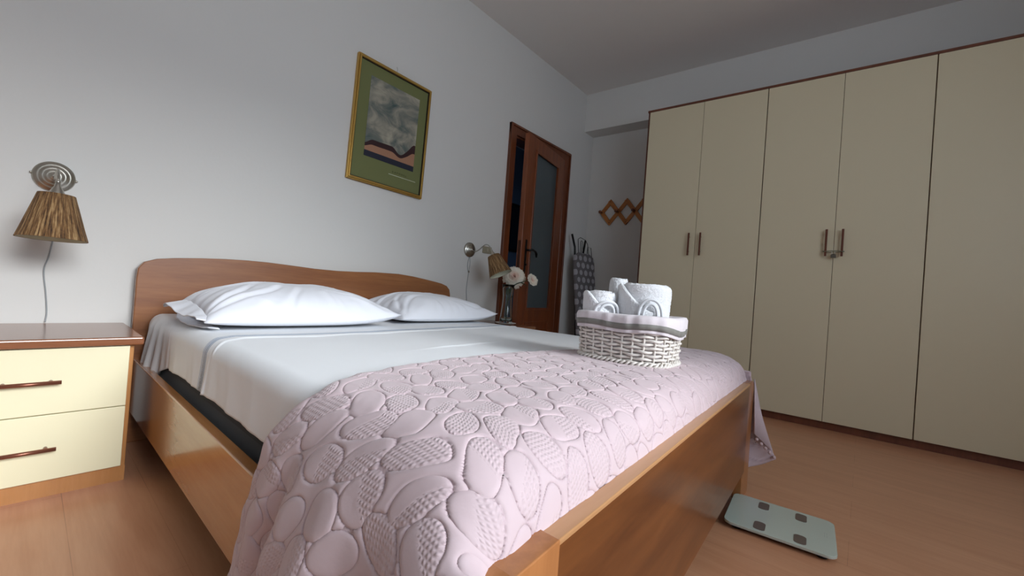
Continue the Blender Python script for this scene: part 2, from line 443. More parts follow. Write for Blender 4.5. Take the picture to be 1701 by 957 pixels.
# ------------------------------------------------------------------ peg rack on the niche wall
pr = thing('peg_rack', 'expanding wooden lattice peg rack on the niche wall beside wardrobe', 'coat rack', (*WW(SN, 1.74), 1.68), TH)
dy, dz = .182, .112
nodes = [2.005-.182*i - 1.74 for i in range(4)]
k = 0
for i in range(3):
    ya, yb = nodes[i], nodes[i+1]; ymid = (ya+yb)/2
    for sgn in (1, -1):
        # each crossing slat runs from a centre peg to the next row
        for (p, q) in (((ya, 0), (ymid, sgn*dz)), ((ymid, sgn*dz), (yb, 0))):
            d = Vector((0, q[0]-p[0], q[1]-p[1])); L = d.length; d.normalize(); nrm = Vector((0, -d.z, d.y))
            off = -.010 if (sgn > 0) == (p[1] == 0) else -.018
            e = .019
            A = Vector((off, p[0], p[1])) - d*e; B = Vector((off, q[0], q[1])) + d*e
            vs8 = []
            for xx in (-.004, .004):
                for P_ in (A-nrm*.021, A+nrm*.021, B+nrm*.021, B-nrm*.021): vs8.append(tuple(P_+Vector((xx, 0, 0))))
            MB().add(vs8, [(0, 1, 2, 3), (7, 6, 5, 4), (0, 4, 5, 1), (1, 5, 6, 2), (2, 6, 7, 3), (3, 7, 4, 0)], 0, False).build('slat', M_rack, pr, bevel=.002)
M_peg = wood('peg_wood', lin(96, 48, 22), lin(120, 66, 34), 'x', .4)
for i, yy in enumerate(nodes):
    m = MB(); Mx = Matrix.Translation((-.02, yy, 0)) @ Matrix.Rotation(-PI/2, 4, 'Y')
    m.lathe([(0, 0), (.008, 0), (.007, .03), (.010, .04), (.016, .046), (.017, .054), (.012, .061), (0, .063)], 16, Mx)
    m.build('peg', M_peg, pr)
    if i < 3:
        for s2 in (1, -1):
            MB().lathe([(0, -.008), (.005, -.008), (.005, .002), (.003, .004), (0, .004)], 10, Matrix.Translation((-.022, yy-.091, s2*dz)) @ Matrix.Rotation(-PI/2, 4, 'Y')).build('rivet', M_peg, pr)

# ------------------------------------------------------------------ ironing board leaning in the corner
ib = thing('ironing_board', 'folded ironing board in grey dotted cover leaning upright in corner', 'ironing board', (3.77, 2.2, 0))
tilt = math.atan2(.16, 1.25)
Rt = Matrix.Rotation(-tilt, 4, 'X')
outl = []
def bw(z):
    if z < .25: return .10+.09*math.sin(min(z/.25, 1)*PI/2)
    return .19
zs = [.02+1.2*i/40 for i in range(41)]
def halfw(z):
    a = min(1, max(0, (z-.02)/.22)); c = min(1, max(0, (1.22-z)/.08))
    return .06+.13*math.sin(a*PI/2)**.7 if c >= 1 else (.19*(.55+.45*math.sqrt(1-(1-c)**2)))
outl = [(-halfw(z), z) for z in zs] + [(halfw(z), z) for z in zs[::-1]]
M_ib, nt, b = mat('dotted_cover', lin(92, 88, 88), .85)
tc = coords(nt, (1, 1, 1))
sx_ = N(nt, 'ShaderNodeSeparateXYZ'); nt.links.new(tc, sx_.inputs[0])
rowf = math_n(nt, 'MULTIPLY', sx_.outputs[2], 1/.075); row = math_n(nt, 'FLOOR', rowf)
colf = math_n(nt, 'ADD', math_n(nt, 'MULTIPLY', sx_.outputs[0], 1/.095), math_n(nt, 'MULTIPLY', math_n(nt, 'MODULO', row, 2), .5))
colf = math_n(nt, 'ADD', colf, 40)
fx = math_n(nt, 'SUBTRACT', math_n(nt, 'FRACT', colf), .5); fz = math_n(nt, 'SUBTRACT', math_n(nt, 'FRACT', rowf), .5)
wn = N(nt, 'ShaderNodeTexWhiteNoise'); wn.noise_dimensions = '2D'
cv = N(nt, 'ShaderNodeCombineXYZ'); nt.links.new(row, cv.inputs[0]); nt.links.new(math_n(nt, 'FLOOR', colf), cv.inputs[1]); nt.links.new(cv.outputs[0], wn.inputs['Vector'])
dist = math_n(nt, 'SQRT', math_n(nt, 'ADD', math_n(nt, 'POWER', math_n(nt, 'MULTIPLY', math_n(nt, 'ABSOLUTE', fx), 1.1), 2), math_n(nt, 'POWER', math_n(nt, 'ABSOLUTE', fz), 2)))
rad = math_n(nt, 'ADD', .32, math_n(nt, 'MULTIPLY', wn.outputs['Value'], .1))
isd = math_n(nt, 'LESS_THAN', dist, rad)
mxi = N(nt, 'ShaderNodeMix', data_type='RGBA'); mxi.inputs['A'].default_value = lin(112, 108, 110); mxi.inputs['B'].default_value = lin(176, 174, 178)
nt.links.new(isd, mxi.inputs['Factor']); nt.links.new(mxi.outputs['Result'], b.inputs['Base Color'])
o = MB().prism(outl, -.0175, .0175, 0, 'xz').build('board', M_ib, ib, rot=(-tilt, 0, 0), loc=(0, -.09, 0), bevel=.008)
m = MB()
m.tube([(-.17, .03, .30), (-.13, .035, 1.0), (-.12, .03, 1.28), (-.165, .03, 1.41)], .011, 10)
m.tube([(.13, .03, .15), (.05, .045, .9), (.045, .035, 1.22), (.10, .03, 1.375)], .011, 10)
m.tube([(-.12, .04, .2), (.12, .04, .2)], .010, 8)
m.build('leg_frame', M_black, ib, rot=(-tilt, 0, 0), loc=(0, -.09, 0))
m = MB()
m.tube([(-.10, 0, 1.20), (-.10, .0, 1.36), (-.05, 0, 1.385), (.05, 0, 1.37), (.09, 0, 1.33), (.10, 0, 1.20)], .0032, 8)
m.tube([(-.05, 0, 1.20), (-.05, 0, 1.34), (-.03, 0, 1.355), (-.01, 0, 1.34), (-.01, 0, 1.20)], .0028, 8)
m.tube([(.06, .0, 1.18), (.09, .0, 1.30), (.16, .0, 1.30), (.17, .0, 1.16), (.13, 0, 1.10)], .0032, 8)
m.build('iron_rest', M_black, ib, rot=(-tilt, 0, 0), loc=(0, -.09, 0))

# ------------------------------------------------------------------ nightstands
def nightstand(xr, yfront, width, ztop, label, nm='nightstand'):
    D = YB - .005 - yfront
    t = thing(nm, label, 'nightstand', (xr-width/2, yfront+D/2, 0), 0, 'bedside cabinets either side of the bed')
    h2, d2 = width/2, D/2
    m = MB().box(-h2, -h2+.02, -d2, d2, 0, ztop-.028).box(h2-.02, h2, -d2, d2, 0, ztop-.028)
    m.box(-h2+.02, h2-.02, -d2+.02, d2, .05, .07).box(-h2+.02, h2-.02, d2-.01, d2, .07, ztop-.03)
    m.build('cabinet_body', M_ns_body, t, bevel=.001, seg=1)
    MB().box(-h2-.0006, h2+.0006, -d2-.002, -d2+.02, 0, .052).build('plinth', M_ns_body, t)
    MB().box(-h2-.021, h2+.021, -d2-.035, d2, ztop-.028, ztop).build('top_panel', M_ns_top, t, bevel=.006)
    for (za, zb) in ((.058, .2645), (.2675, ztop-.032)):
        dw_ = MB().box(-h2+.004, h2-.013, -d2-.019, -d2-.001, za, zb).build('drawer', M_cream, t, bevel=.0015, seg=2)
        zc = (za+zb)/2 + .0
        hx = .07
        hm = MB().tube([(-hx, -d2-.045, zc), (hx, -d2-.045, zc)], .0062, 12)
        for s in (-1, 1): hm.tube([(s*(hx-.022), -d2-.045, zc), (s*(hx-.022), -d2-.018, zc)], .005, 8)
        hm.build('handle', M_bronze, dw_)
    return t
nightstand(.264, 1.945, .48, .505, 'cream two drawer nightstand with brown top left of the bed')
nightstand(2.54, 1.945, .46, .505, 'nightstand right of the bed, mostly hidden, carrying the flower vase')

# ------------------------------------------------------------------ bed
bed = thing('double_bed', 'cherry wood double bed frame with wavy headboard and low footboard', 'bed', (1.17, 1.3, 0))
bs = (1.17, 1.3, 0)
prof = [(.306, 0), (.306, .70), (.309, .741), (.327, .768), (.37, .786), (.44, .797), (.534, .806), (.62, .812), (.71, .815), (.80, .815), (.90, .811), (1.046, .804), (1.176, .803), (1.30, .808), (1.43, .816), (1.592, .819), (1.70, .812), (1.80, .801), (1.90, .788), (1.96, .779), (2.01, .764), (2.038, .738), (2.048, .70), (2.048, 0)]
MB().prism(prof, 2.339, 2.372, 0, 'xz').build('headboard', M_bed, bed, shift=bs, bevel=.004)
# footboard: its outer face runs from y=.262 (left) to .333 (right)
def fy(x): return .262 + .044*(x-.35)
MB().prism([(.43, fy(.43)), (1.88, fy(1.88)), (1.88, fy(1.88)+.024), (.43, fy(.43)+.024)], .115, .458).build('footboard', M_foot, bed, shift=bs, bevel=.002)
MB().prism([(.43, fy(.43)-.0015), (1.88, fy(1.88)-.0015), (1.88, fy(1.88)+.0255), (.43, fy(.43)+.0255)], .458, .466).build('footboard_cap', M_edge, bed, shift=bs, bevel=.002)
pp = [(.30, 0), (.30, .44), (.315, .455), (.345, .464), (.43, .470), (.43, 0)]
MB().prism(pp, fy(.36)-.002, fy(.36)+.032, 0, 'xz').build('foot_post', M_bedz, bed, shift=bs, bevel=.002)
pp = [(1.884, 0), (1.884, .466), (1.98, .464), (2.0, .455), (2.003, .44), (2.003, 0)]
MB().prism(pp, fy(1.94)+.004, fy(1.94)+.036, 0, 'xz').build('foot_post', M_bedz, bed, shift=bs, bevel=.002)
MB().box(.318, .345, .30, 2.339, .133, .352).build('side_rail', M_bedy, bed, shift=bs, bevel=.003)
MB().box(1.975, 2.002, .37, 2.339, .133, .352).build('side_rail', M_bedy, bed, shift=bs, bevel=.003)
MB().box(.362, 1.97, .34, 2.33, .20, .395).build('bed_base', M_dark_fab, bed, shift=bs, bevel=.02)
tag(MB().box(.385, 1.965, .37, 2.325, .395, .535).build('mattress', fabric('mattress_ticking', lin(190, 190, 190)), shift=(1.17, 1.3, .395), loc=(1.17, 1.3, .395), bevel=.04), 'mattress on the double bed, wrapped in a white sheet', 'mattress')

# ---- sheet
XA, XB = .378, 1.968            # side edges of the draped mattress
ZT = .548
def section(s):
    """cross-bed profile of the sheet: s = 0 at the left edge, negative = hanging"""
    R = .045
    x = np.empty_like(s); z = np.empty_like(s)
    L = XB-XA
    for sg in (0, 1):
        q = (-s if sg == 0 else s-L) + R*.57           # distance past the start of the round
        m_ = (q > 0) & ((s < L/2) if sg == 0 else (s >= L/2))
        a = np.clip(q/R, 0, PI/2); ext = np.maximum(q-R*PI/2, 0)
        xx = -R*.57 + 0 + R*np.sin(a); zz = ZT - R*(1-np.cos(a)) - ext
        if sg == 0: x[m_] = (XA - xx)[m_] ; z[m_] = zz[m_]
        else: x[m_] = (XB + xx)[m_]; z[m_] = zz[m_]
    mid = ~(((-s + R*.57) > 0) | ((s-L + R*.57) > 0))
    x[mid] = XA + s[mid]; z[mid] = ZT
    return x, z
ns, nt_ = 330, 420
hang = .16
s = np.linspace(-hang, (XB-XA)+hang, ns); y = np.linspace(.36, 2.325, nt_)
S, Y = np.meshgrid(s, y, indexing='ij')
X, Z = section(S)
drop = np.clip((ZT-.01-Z)/.15, 0, 1)
left = S < .8
# hem wanders, creases on the side, gentle creases on top
wr1 = snoise(S*6, Y*16, 3, 4, 1.0); wr2 = snoise(S*3, Y*5, 9, 4, 1.2)
Z += (1-drop)*(.0035*wr2 + .0016*snoise(S, Y, 21, 4, 16))
Z += drop*(-.010*np.sin(Y*3.1+.6) + .010*snoise(Y*9, Y*0, 5, 3, 1.0)) 
head = sstep(Y, 1.90, 2.2)
side = np.where(left, -1., 1.)
X += side*drop*(.006 + .012*wr1 + .016*head*np.sin(Y*70) + head*.012)
# the tucked sheet drops lower beside the head end
Z -= head*drop**2*np.where(left, .075, 0)
# crease along the hem of the folded top sheet and the white ridge in front of the stripe band
yl = np.interp(X, [.30, .36, .45, .65, .9, 1.23, 1.86, 2.0], [1.43, 1.46, 1.535, 1.525, 1.542, 1.586, 1.66, 1.66])
yl = np.where(drop > 0.2, 1.455 + .03*(ZT-Z), yl)
band = Y - yl
ridge = np.exp(-((band+.05+.006*np.sin(X*21))/.006)**2)
Z += (1-drop)*.0055*ridge; X += side*drop*.006*np.exp(-((band+.03)/.006)**2)
Z += (1-drop)*.0035*np.exp(-((Y-2.03+.05*np.exp(-((X-.36)/.1)**2))/.006)**2)*np.exp(-((X-.3)/.4)**2)
X -= drop*.007*np.exp(-((Y-1.93)/.008)**2)
# the foot end rounds down behind the footboard
Z -= .14*np.clip((.56-Y)/.20, 0, 1)**2
# long soft dents
Z += (1-drop)*.004*np.exp(-((Y-1.12-.12*(X-1.0))/.010)**2)*sstep(X, .75, 1.0)*(1-sstep(X, 1.2, 1.4))
P = np.stack([X, Y, Z], -1)
grid('bed_sheet', P, M_sheet, attrs={'band': band, 'side': drop}, shift=(1.17, 1.3, .4), loc=(1.17, 1.3, .4), thick=.003, flip=False)
sheet = bpy.data.objects['bed_sheet']
tag(sheet, 'smooth white sheet with thin blue woven stripes covering the mattress', 'sheet')

# ---- pillows
def pillow(cx, cy, z0, w, d, h, rot, seed, label, lift=0):
    nu, nv = 120, 90
    u = np.linspace(-1, 1, nu); v = np.linspace(-1, 1, nv); U, V = np.meshgrid(u, v, indexing='ij')
    e = np.clip((1-np.abs(U)**2.6), 0, 1)*np.clip(1-np.abs(V)**2.6, 0, 1)
    puff = e**.52
    # corners pulled out, sides drawn in
    Xl = U*w/2*(1-.07*(1-np.abs(V)**2)*np.abs(U)**2 * 1.0)
    Yl = V*d/2*(1-.10*(1-np.abs(U)**2)*np.abs(V)**2)
    r = np.random.default_rng(seed)
    wn1 = snoise(Xl*7, Yl*11, seed, 5, 1.1, .6)
    edge = np.exp(-((1-np.maximum(np.abs(U), np.abs(V)))/.22)**2)
    rad = .010*edge*np.sin(np.arctan2(Yl, Xl)*26 + 2*wn1)
    wr_ = snoise(Xl*9+7*Yl, Yl*8-5*Xl, seed+2, 4, 1.0, .5); crease = -np.abs(wr_)**.8
    top = puff*h*.80 + puff**.3*(.006*wn1 + rad*.45 + .016*crease)
    for (ax_, ay_, dg, ln, dp) in ((-.95, -.8, 38, .34, .010), (-.95, -.9, 20, .42, .009), (-.9, .2, -12, .25, .007), (.9, -.85, 150, .36, .009), (.95, -.7, 165, .30, .008), (-.2, -.95, 62, .22, .006), (.35, -.95, 108, .22, .006)):
        x0_, y0_ = ax_*w/2, ay_*d/2; c_, s__ = math.cos(math.radians(dg+seed)), math.sin(math.radians(dg+seed))
        al = (Xl-x0_)*c_+(Yl-y0_)*s__; pe = -(Xl-x0_)*s__+(Yl-y0_)*c_+.02*np.sin(al*14+seed)
        top = top - dp*np.exp(-(pe/.011)**2)*sstep(al, 0, .04)*(1-sstep(al, ln*.5, ln))*puff**.4 + dp*.6*np.exp(-((pe-.022)/.014)**2)*sstep(al, 0, .04)*(1-sstep(al, ln*.5, ln))*puff**.4
    bot = -puff**.8*h*.16
    back = sstep(V, -.2, 1)*lift
    out = []
    for Zl, fl, nme in ((top, False, 'a'), (bot, True, 'b')):
        Zw = Zl + h*.16
        out.append(np.stack([Xl, Yl, Zw + back + .035*np.clip(-V, 0, 1)**3*np.clip(U, 0, 1)**3], -1))
    A, B = out
    # one closed surface: top grid then bottom grid folded back
    P = np.concatenate([A, B[::-1][:, :, :]], 0)
    # close at u=+1 (shared) and u=-1
    ca, sa = math.cos(rot), math.sin(rot)
    Q = P.copy(); Q[..., 0] = P[..., 0]*ca - P[..., 1]*sa; Q[..., 1] = P[..., 0]*sa + P[..., 1]*ca
    o = grid('pillow', Q, M_pillow, loc=(cx, cy, z0), closed_u=True)
    tag(o, label, 'pillow', 'white pillows on the bed')
    return o
pL = pillow(.775, 1.90, .552, .76, .52, .175, math.radians(-1), 11, 'large white pillow at the left, its open pillowcase end creased', .02)
pR = pillow(1.60, 2.02, .552, .74, .50, .165, math.radians(2), 15, 'white pillow on the right, partly tucked behind the other pillow', .02)
# loose pillowcase flange at the left end of the left pillow
nu, nv = 26, 90
u = np.linspace(0, 1, nu); v = np.linspace(-1, 1, nv); U, V = np.meshgrid(u, v, indexing='ij')
for kk, (amp, zz, ph) in enumerate(((.018, .030, 0.), (.012, .004, 1.3))):
    Xf = -.365 - .055*U*(1-.3*V**2) - .010*np.sin(V*3+ph)*U + (.03 if kk else 0)
    Yf = V*(.235 - .02*U*kk)
    Zf = zz + .045*(1-V**2)*(1-U*.6)*(1-kk) + amp*.5*np.sin(V*5+ph)*U + .0015*np.sin(V*19) + .02*sstep(V, -.2, 1) + .0
    Zf = np.maximum(Zf, .003)
    grid('flange', np.stack([Xf, Yf, Zf], -1), M_pillow, pL, thick=.003)

def sm_pts(pts, n=8):
    out = []; pts = [Vector(p) for p in pts]
    for i in range(len(pts)-1):
        p0, p1, p2, p3 = pts[max(i-1, 0)], pts[i], pts[i+1], pts[min(i+2, len(pts)-1)]
        for k_ in range(n):
            t = k_/n; out.append(.5*((2*p1)+(-p0+p2)*t+(2*p0-5*p1+4*p2-p3)*t*t+(-p0+3*p1-3*p2+p3)*t**3))
    out.append(pts[-1]); return out
# ---- pink quilted bedspread
def ellipse_field(Fu, Fv):
    """height, stitch and dot masks of the quilted ovals in fabric space (metres)"""
    dx, dyy = .075, .066
    i0, i1 = int(Fu.min()/dx)-2, int(Fu.max()/dx)+3; j0, j1 = int(Fv.min()/dyy)-2, int(Fv.max()/dyy)+3
    r = np.random.default_rng(4)
    best = np.full(Fu.shape, 9.0); half = np.zeros(Fu.shape); aa = np.zeros(Fu.shape)
    for i in range(i0, i1):
        for j in range(j0, j1):
            cu = (i + (.5 if j % 2 else 0))*dx + r.uniform(-.008, .008); cv_ = j*dyy + r.uniform(-.007, .007)
            t = r.uniform(0, PI); A = r.uniform(.037, .044); B = r.uniform(.028, .0325); h = r.uniform(0, PI); typ = r.uniform(); off = r.uniform(-.2, .2)
            wdx = (np.abs(Fu-cu) < .06) & (np.abs(Fv-cv_) < .06)
            if not wdx.any(): continue
            p = (Fu[wdx]-cu); q = (Fv[wdx]-cv_)
            a = (p*math.cos(t)+q*math.sin(t))/A; b_ = (-p*math.sin(t)+q*math.cos(t))/B
            e = np.sqrt(a*a+b_*b_)
            hd = ((p*math.cos(h)+q*math.sin(h))/.04 + off)
            m0 = (hd > 0).astype(float) if typ < .72 else (np.zeros_like(hd) if typ < .86 else np.ones_like(hd))
            bb = best[wdx]; hb = half[wdx]
            upd = e < bb
            bb[upd] = e[upd]; hb[upd] = m0[upd]
            best[wdx] = bb; half[wdx] = hb
    inside = np.clip(1-best, 0, 1)
    puff = np.where(best < 1, 1-(1-np.clip(inside*4.5, 0, 1))**2, 0)
    outer = np.clip((best-1)*7, 0, 1)
    puffo = 1-(1-outer)**2
    stitch = np.exp(-((best-1)/.05)**2)
    dots = half*(best < .93)
    H = .0026*puff*(1-.25*dots) + .0024*puffo - .0014*stitch
    return H, stitch, dots
SPL, SPR = -.50, (XB-XA)+.06
du = .0027
s = np.arange(SPL, SPR, du); tN = 300
tt = np.linspace(0, 1, tN)
S, TT = np.meshgrid(s, tt, indexing='ij')
# cross profile by arc length: control points (x, z) of the spread, left drape first
def arc_profile(pts, s):
    pts = np.array(pts, float)
    # Catmull-Rom resample
    out = []
    n = len(pts)
    for i in range(n-1):
        p0, p1, p2, p3 = pts[max(i-1, 0)], pts[i], pts[i+1], pts[min(i+2, n-1)]
        for t in np.linspace(0, 1, 24, endpoint=False):
            out.append(.5*((2*p1)+(-p0+p2)*t+(2*p0-5*p1+4*p2-p3)*t*t+(-p0+3*p1-3*p2+p3)*t**3))
    out.append(pts[-1]); out = np.array(out)
    L = np.concatenate([[0], np.cumsum(np.linalg.norm(np.diff(out, axis=0), axis=1))])
    return np.interp(s, L, out[:, 0]), np.interp(s, L, out[:, 1])
lp = [(.405, .560), (.365, .552), (.330, .522), (.308, .470), (.300, .40), (.298, .30), (.294, .20), (.288, .10), (.286, .05)]
lx, lz = arc_profile(lp, np.maximum(.027-S, 0))
rp = [(XB-.03, .558), (XB+.008, .545), (XB+.028, .515), (XB+.034, .475), (XB+.035, .38)]
rx, rz = arc_profile(rp, np.maximum(S-(XB-XA-.03), 0))
X = np.where(S < .027, lx, np.where(S > XB-XA-.03, rx, XA+S)); Z = np.where(S < .027, lz, np.where(S > XB-XA-.03, rz, .560))
# blend tiny z mismatch
Z = np.where(S > XB-XA-.03, Z+.002*(1-np.clip((S-(XB-XA-.03))/.03, 0, 1)), Z)
# head-side border line
yb = np.interp(S, [-.50, -.38, -.27, -.17, -.11, -.06, -.02, .03, .08, .27, .47, .66, .83, .95, 1.2, 1.5, 1.7], [.925, .905, .870, .830, .80, .765, .745, .755, .79, .835, .855, .862, .83, .80, .775, .76, .75])
yb = yb + .004*np.sin(S*38) + .003*np.sin(S*83)
drl = np.clip(-S/.40, 0, 1)
# along-bed fabric length: goes over the foot end of the mattress and tucks behind the footboard
yf_in = fy(np.clip(X, .3, 2.0)) + .028
Ltop = yb - (yf_in+.055)             # flat part up to the start of the foot round
roll = np.where(S < -.04, 0.0, 1.0)
roll = sstep(S, -.16, .0)
Lt = Ltop + .055 + .10*roll
A = TT*Lt
over = np.clip(A - (Ltop-.10), 0, None)*1.0
# footward curve: y and z by arc length (gentle crown then down between mattress and footboard)
fp = [(0, 0), (.05, -.004), (.10, -.018), (.135, -.045), (.150, -.085), (.155, -.13)]
fpy, fpz = arc_profile(fp, over)
Yr = yb - (np.minimum(A, Ltop-.10) + fpy)
Ys = yb - A*(yb-(yf_in-.004+0*A))/Lt
Y = Yr*roll + Ys*(1-roll)
Z = Z + fpz*roll
# extra droop of the left-front corner
# drape folds on the hanging side
fold = sstep(-S, .03, .30)
phi = TT*7.5 + .6*np.sin(TT*4) + (-S)*2.2
fo = fold*sstep(TT, 0, .25)
X = X - fo*(.016*(1+np.sin(phi*1.7+.4)) + .009*np.sin(phi*3.9+1.1)) - fo*.025*TT**2
X = X - fo*.008*snoise(S*9, Y*9, 31, 4, 1.4)
Z = Z + (1-fold)*(.0035*snoise(X*5, Y*6, 8, 4, 1.1)) 
Fu, Fv = S, A
P = np.stack([X, Y, Z], -1)
H, ST, DT = ellipse_field(Fu, Fv)
H = H + .0012*snoise(Fu*60, Fv*60, 44, 3, 1.0)
gu = np.gradient(P, axis=0); gv = np.gradient(P, axis=1)
Nn = np.cross(gu, gv); Nn /= np.linalg.norm(Nn, axis=-1, keepdims=True)+1e-9
if Nn[len(s)//2, 50, 2] < 0: Nn = -Nn
edge = np.minimum(1, np.minimum(TT/.02, 1)*1.0)
P2 = P + Nn*(H*edge)[..., None]
sp = thing('bedspread', 'pale pink quilted bedspread with stitched ovals over the foot of bed', 'bedspread', (1.17, .6, .4))
ssh = (1.17, .6, .4)
ob = grid('quilted_cover', P2, M_spread, sp, attrs={'stitch': ST, 'dots': DT, 'fu': Fu, 'fv': Fv}, shift=ssh)
md = ob.modifiers.new('thick', 'SOLIDIFY'); md.thickness = .005; md.offset = 0 - 1
FLIPN = Nn[len(s)//2, 50, 2]
# piped edges
m = MB(); m.tube([tuple(p) for p in P[::6, 0] + np.array([0, 0, -.0005])], .0038, 8)
m.build('hem', M_pom, sp, shift=ssh)
m = MB().tube(sm_pts([(.452, .310, .446), (.42, .306, .454), (.36, .302, .456), (.32, .298, .448), (.292, .294, .425), (.278, .29, .38), (.272, .288, .30)]), [.006]*8+[.009]*16+[.012]*19+[.014]*6, 10)
m.build('lining', M_lining, sp, shift=ssh)

# far corner of the spread hanging outside the right rail, turned up at its pompom edge
nu, nv = 70, 70
a = np.linspace(0, 1, nu); bq = np.linspace(0, 1, nv); AA, BB = np.meshgrid(a, bq, indexing='ij')   # AA down, BB from foot edge back
Xd = XB+.030 + .012*AA + .070*AA**1.4*(1-BB)**1.5 + .014*np.sin(BB*13+1)*AA
Yd = .350 - .098*AA**1.3*(1-BB)**1.4 + BB*.50
Zd = .50 - AA*(.425 - .03*np.cos(BB*9))
# rounded free corner
Zd = np.where(BB < .12, Zd + (.12-BB)**2*2.4*AA**3, Zd)
Pd = np.stack([Xd, Yd, Zd], -1)
gu = np.gradient(Pd, axis=0); gv = np.gradient(Pd, axis=1); Nd = np.cross(gu, gv); Nd /= np.linalg.norm(Nd, axis=-1, keepdims=True)+1e-9
Hd, Sd, Dd = ellipse_field(AA*.42+3, BB*.5+3)
grid('hanging_corner', Pd+Nd*Hd[..., None], M_spread, sp, attrs={'stitch': Sd, 'dots': Dd, 'fu': AA*.42, 'fv': BB*.5}, shift=ssh, thick=.005)
# turned-back flap with pompoms
poms = []
K = 5
for i in range(K):
    f_ = i/(K-1)
    poms.append(Vector((XB+.035+.075*f_, .318-.055*f_, .232-.075*f_)))
M_f = MB(); fl = []
for i in range(12):
    f_ = i/11
    p = Vector((XB+.032+.085*f_, .322-.058*f_, .245-.080*f_)); fl.append(p)
V_ = []; 
for i, p in enumerate(fl):
    f_ = i/11
    V_.append(p); V_.append(Vector((XB+.03+.035*f_, .335-.03*f_, .47-.16*f_)))
M_f.add(V_, [(2*i, 2*i+2, 2*i+3, 2*i+1) for i in range(11)])
o = M_f.build('turned_flap', M_spread, sp, shift=ssh); md = o.modifiers.new('t', 'SOLIDIFY'); md.thickness = .005; md.offset = 0
for i, p in enumerate(poms):
    MB().ball(tuple(p+Vector((-.002, -.006, -.008))), .0068).build('pompom', M_pom, sp, shift=ssh)

# ------------------------------------------------------------------ wicker basket
BX, BY, BZ = 1.318, .594, .5655
bk = thing('wicker_basket', 'white wicker basket with cloth lining and grey ribbon on the bed', 'basket', (BX, BY, BZ), .0)
M_wick, nt, b = mat('white_painted_wicker', lin(232, 226, 218), .55)
bump(nt, b, noise_tex(nt, coords(nt), 120, 3), .2, .001)
hx0, hy0 = .119, .145
def ring(t, hx, hy, e=3.4):
    c, s_2 = math.cos(t), math.sin(t)
    r = (abs(c/hx)**e + abs(s_2/hy)**e)**(-1/e)
    return r*c, r*s_2
def ringpts(hx, hy, n, e=3.4):
    """even arc-length samples with outward normals"""
    P_ = np.array([ring(t, hx, hy, e) for t in np.linspace(0, 2*PI, 2001)])
    L = np.concatenate([[0], np.cumsum(np.linalg.norm(np.diff(P_, axis=0), axis=1))])
    q = np.linspace(0, L[-1], n, endpoint=False)
    Xs, Ys_ = np.interp(q, L, P_[:, 0]), np.interp(q, L, P_[:, 1])
    tx = np.roll(Xs, -1)-np.roll(Xs, 1); ty = np.roll(Ys_, -1)-np.roll(Ys_, 1); l = np.hypot(tx, ty)
    return Xs, Ys_, ty/l, -tx/l
NS = 28
def flare(z): return 1 + .06*z/.15
m = MB(); K = NS*10
for row in range(12):
    z = .010 + row*.0112; fl_ = flare(z)
    X_, Y_, nx, ny = ringpts(hx0*fl_, hy0*fl_, K)
    ph = PI*(row % 2)
    pts = []
    for i in range(K):
        w_ = .0048*math.cos(PI*i/10+ph)
        pts.append((X_[i]+nx[i]*w_, Y_[i]+ny[i]*w_, z + .0012*math.sin(i*.37+row)))
    m.tube(pts, .0044, 6, True, flat=.7)
m.build('weave', M_wick, bk)
m = MB()
for k in range(NS):
    pts = []
    for z in np.linspace(.0, .142, 8):
        fl_ = flare(z); X_, Y_, nx, ny = ringpts(hx0*fl_, hy0*fl_, NS)
        pts.append((X_[k], Y_[k], z))
    m.tube(pts, .0034, 7)
m.build('stakes', M_wick, bk)
m = MB()
for ph in (0, PI):
    X_, Y_, nx, ny = ringpts(hx0*1.0+.003, hy0*1.0+.003, 400)
    m.tube([(X_[i]+nx[i]*.006*math.cos(2*PI*i/14+ph), Y_[i]+ny[i]*.006*math.cos(2*PI*i/14+ph), .004+.005*math.sin(2*PI*i/14+ph)) for i in range(400)], .0042, 6, True)
X_, Y_, nx, ny = ringpts(hx0*1.06, hy0*1.06, 200)
m.tube([(X_[i], Y_[i], .142) for i in range(200)], .006, 8, True)
m.build('border', M_wick, bk)
X_, Y_, nx, ny = ringpts(hx0-.004, hy0-.004, 60)
MB().add([(X_[i], Y_[i], .004) for i in range(60)], [tuple(range(60))], 0, False).build('basket_bottom', M_wick, bk)
# liner: folded over the rim
M_liner = fabric('white_cotton_liner', lin(226, 218, 222), .85, 260, .3)
def liner_rings(levels, name, mt, thick=.002, n=240):
    rows = []
    for (off, z, wv) in levels:
        fl_ = flare(min(max(z, 0), .15))
        X_, Y_, nx, ny = ringpts(hx0*fl_, hy0*fl_, n)
        th_ = np.linspace(0, 2*PI, n, endpoint=False)
        w1 = wv*(np.sin(th_*17)+.6*np.sin(th_*29+1)+.5*np.sin(th_*7+2))
        dz_ = wv*1.4*np.sin(th_*5+.7)
        ang = np.arctan2(Y_, X_)
        low = np.exp(-((ang+PI/2-.2)/.55)**2)      # hangs lower at the near right corner
        zz = z + dz_ - (.016*low if z < .14 else 0)
        rows.append(np.stack([X_+nx*(off+w1), Y_+ny*(off+w1), zz+np.zeros(n)], -1))
    Pn = np.array(rows).transpose(1, 0, 2)
    return grid(name, Pn, mt, bk, closed_u=True, thick=thick)
liner_rings([(-.010, .02, .001), (-.010, .10, .001), (-.008, .140, .001), (.000, .150, .0008), (.009, .148, .0012), (.013, .140, .0016), (.013, .128, .0018), (.012, .116, .002), (.011, .102, .0022), (.0115, .098, .0022)], 'liner', M_liner)
liner_rings([(.0148, .126, .0018), (.0142, .117, .0019), (.0136, .108, .0021)], 'ribbon', fabric('grey_ribbon', lin(128, 126, 120), .6, 500, .2), .0015)

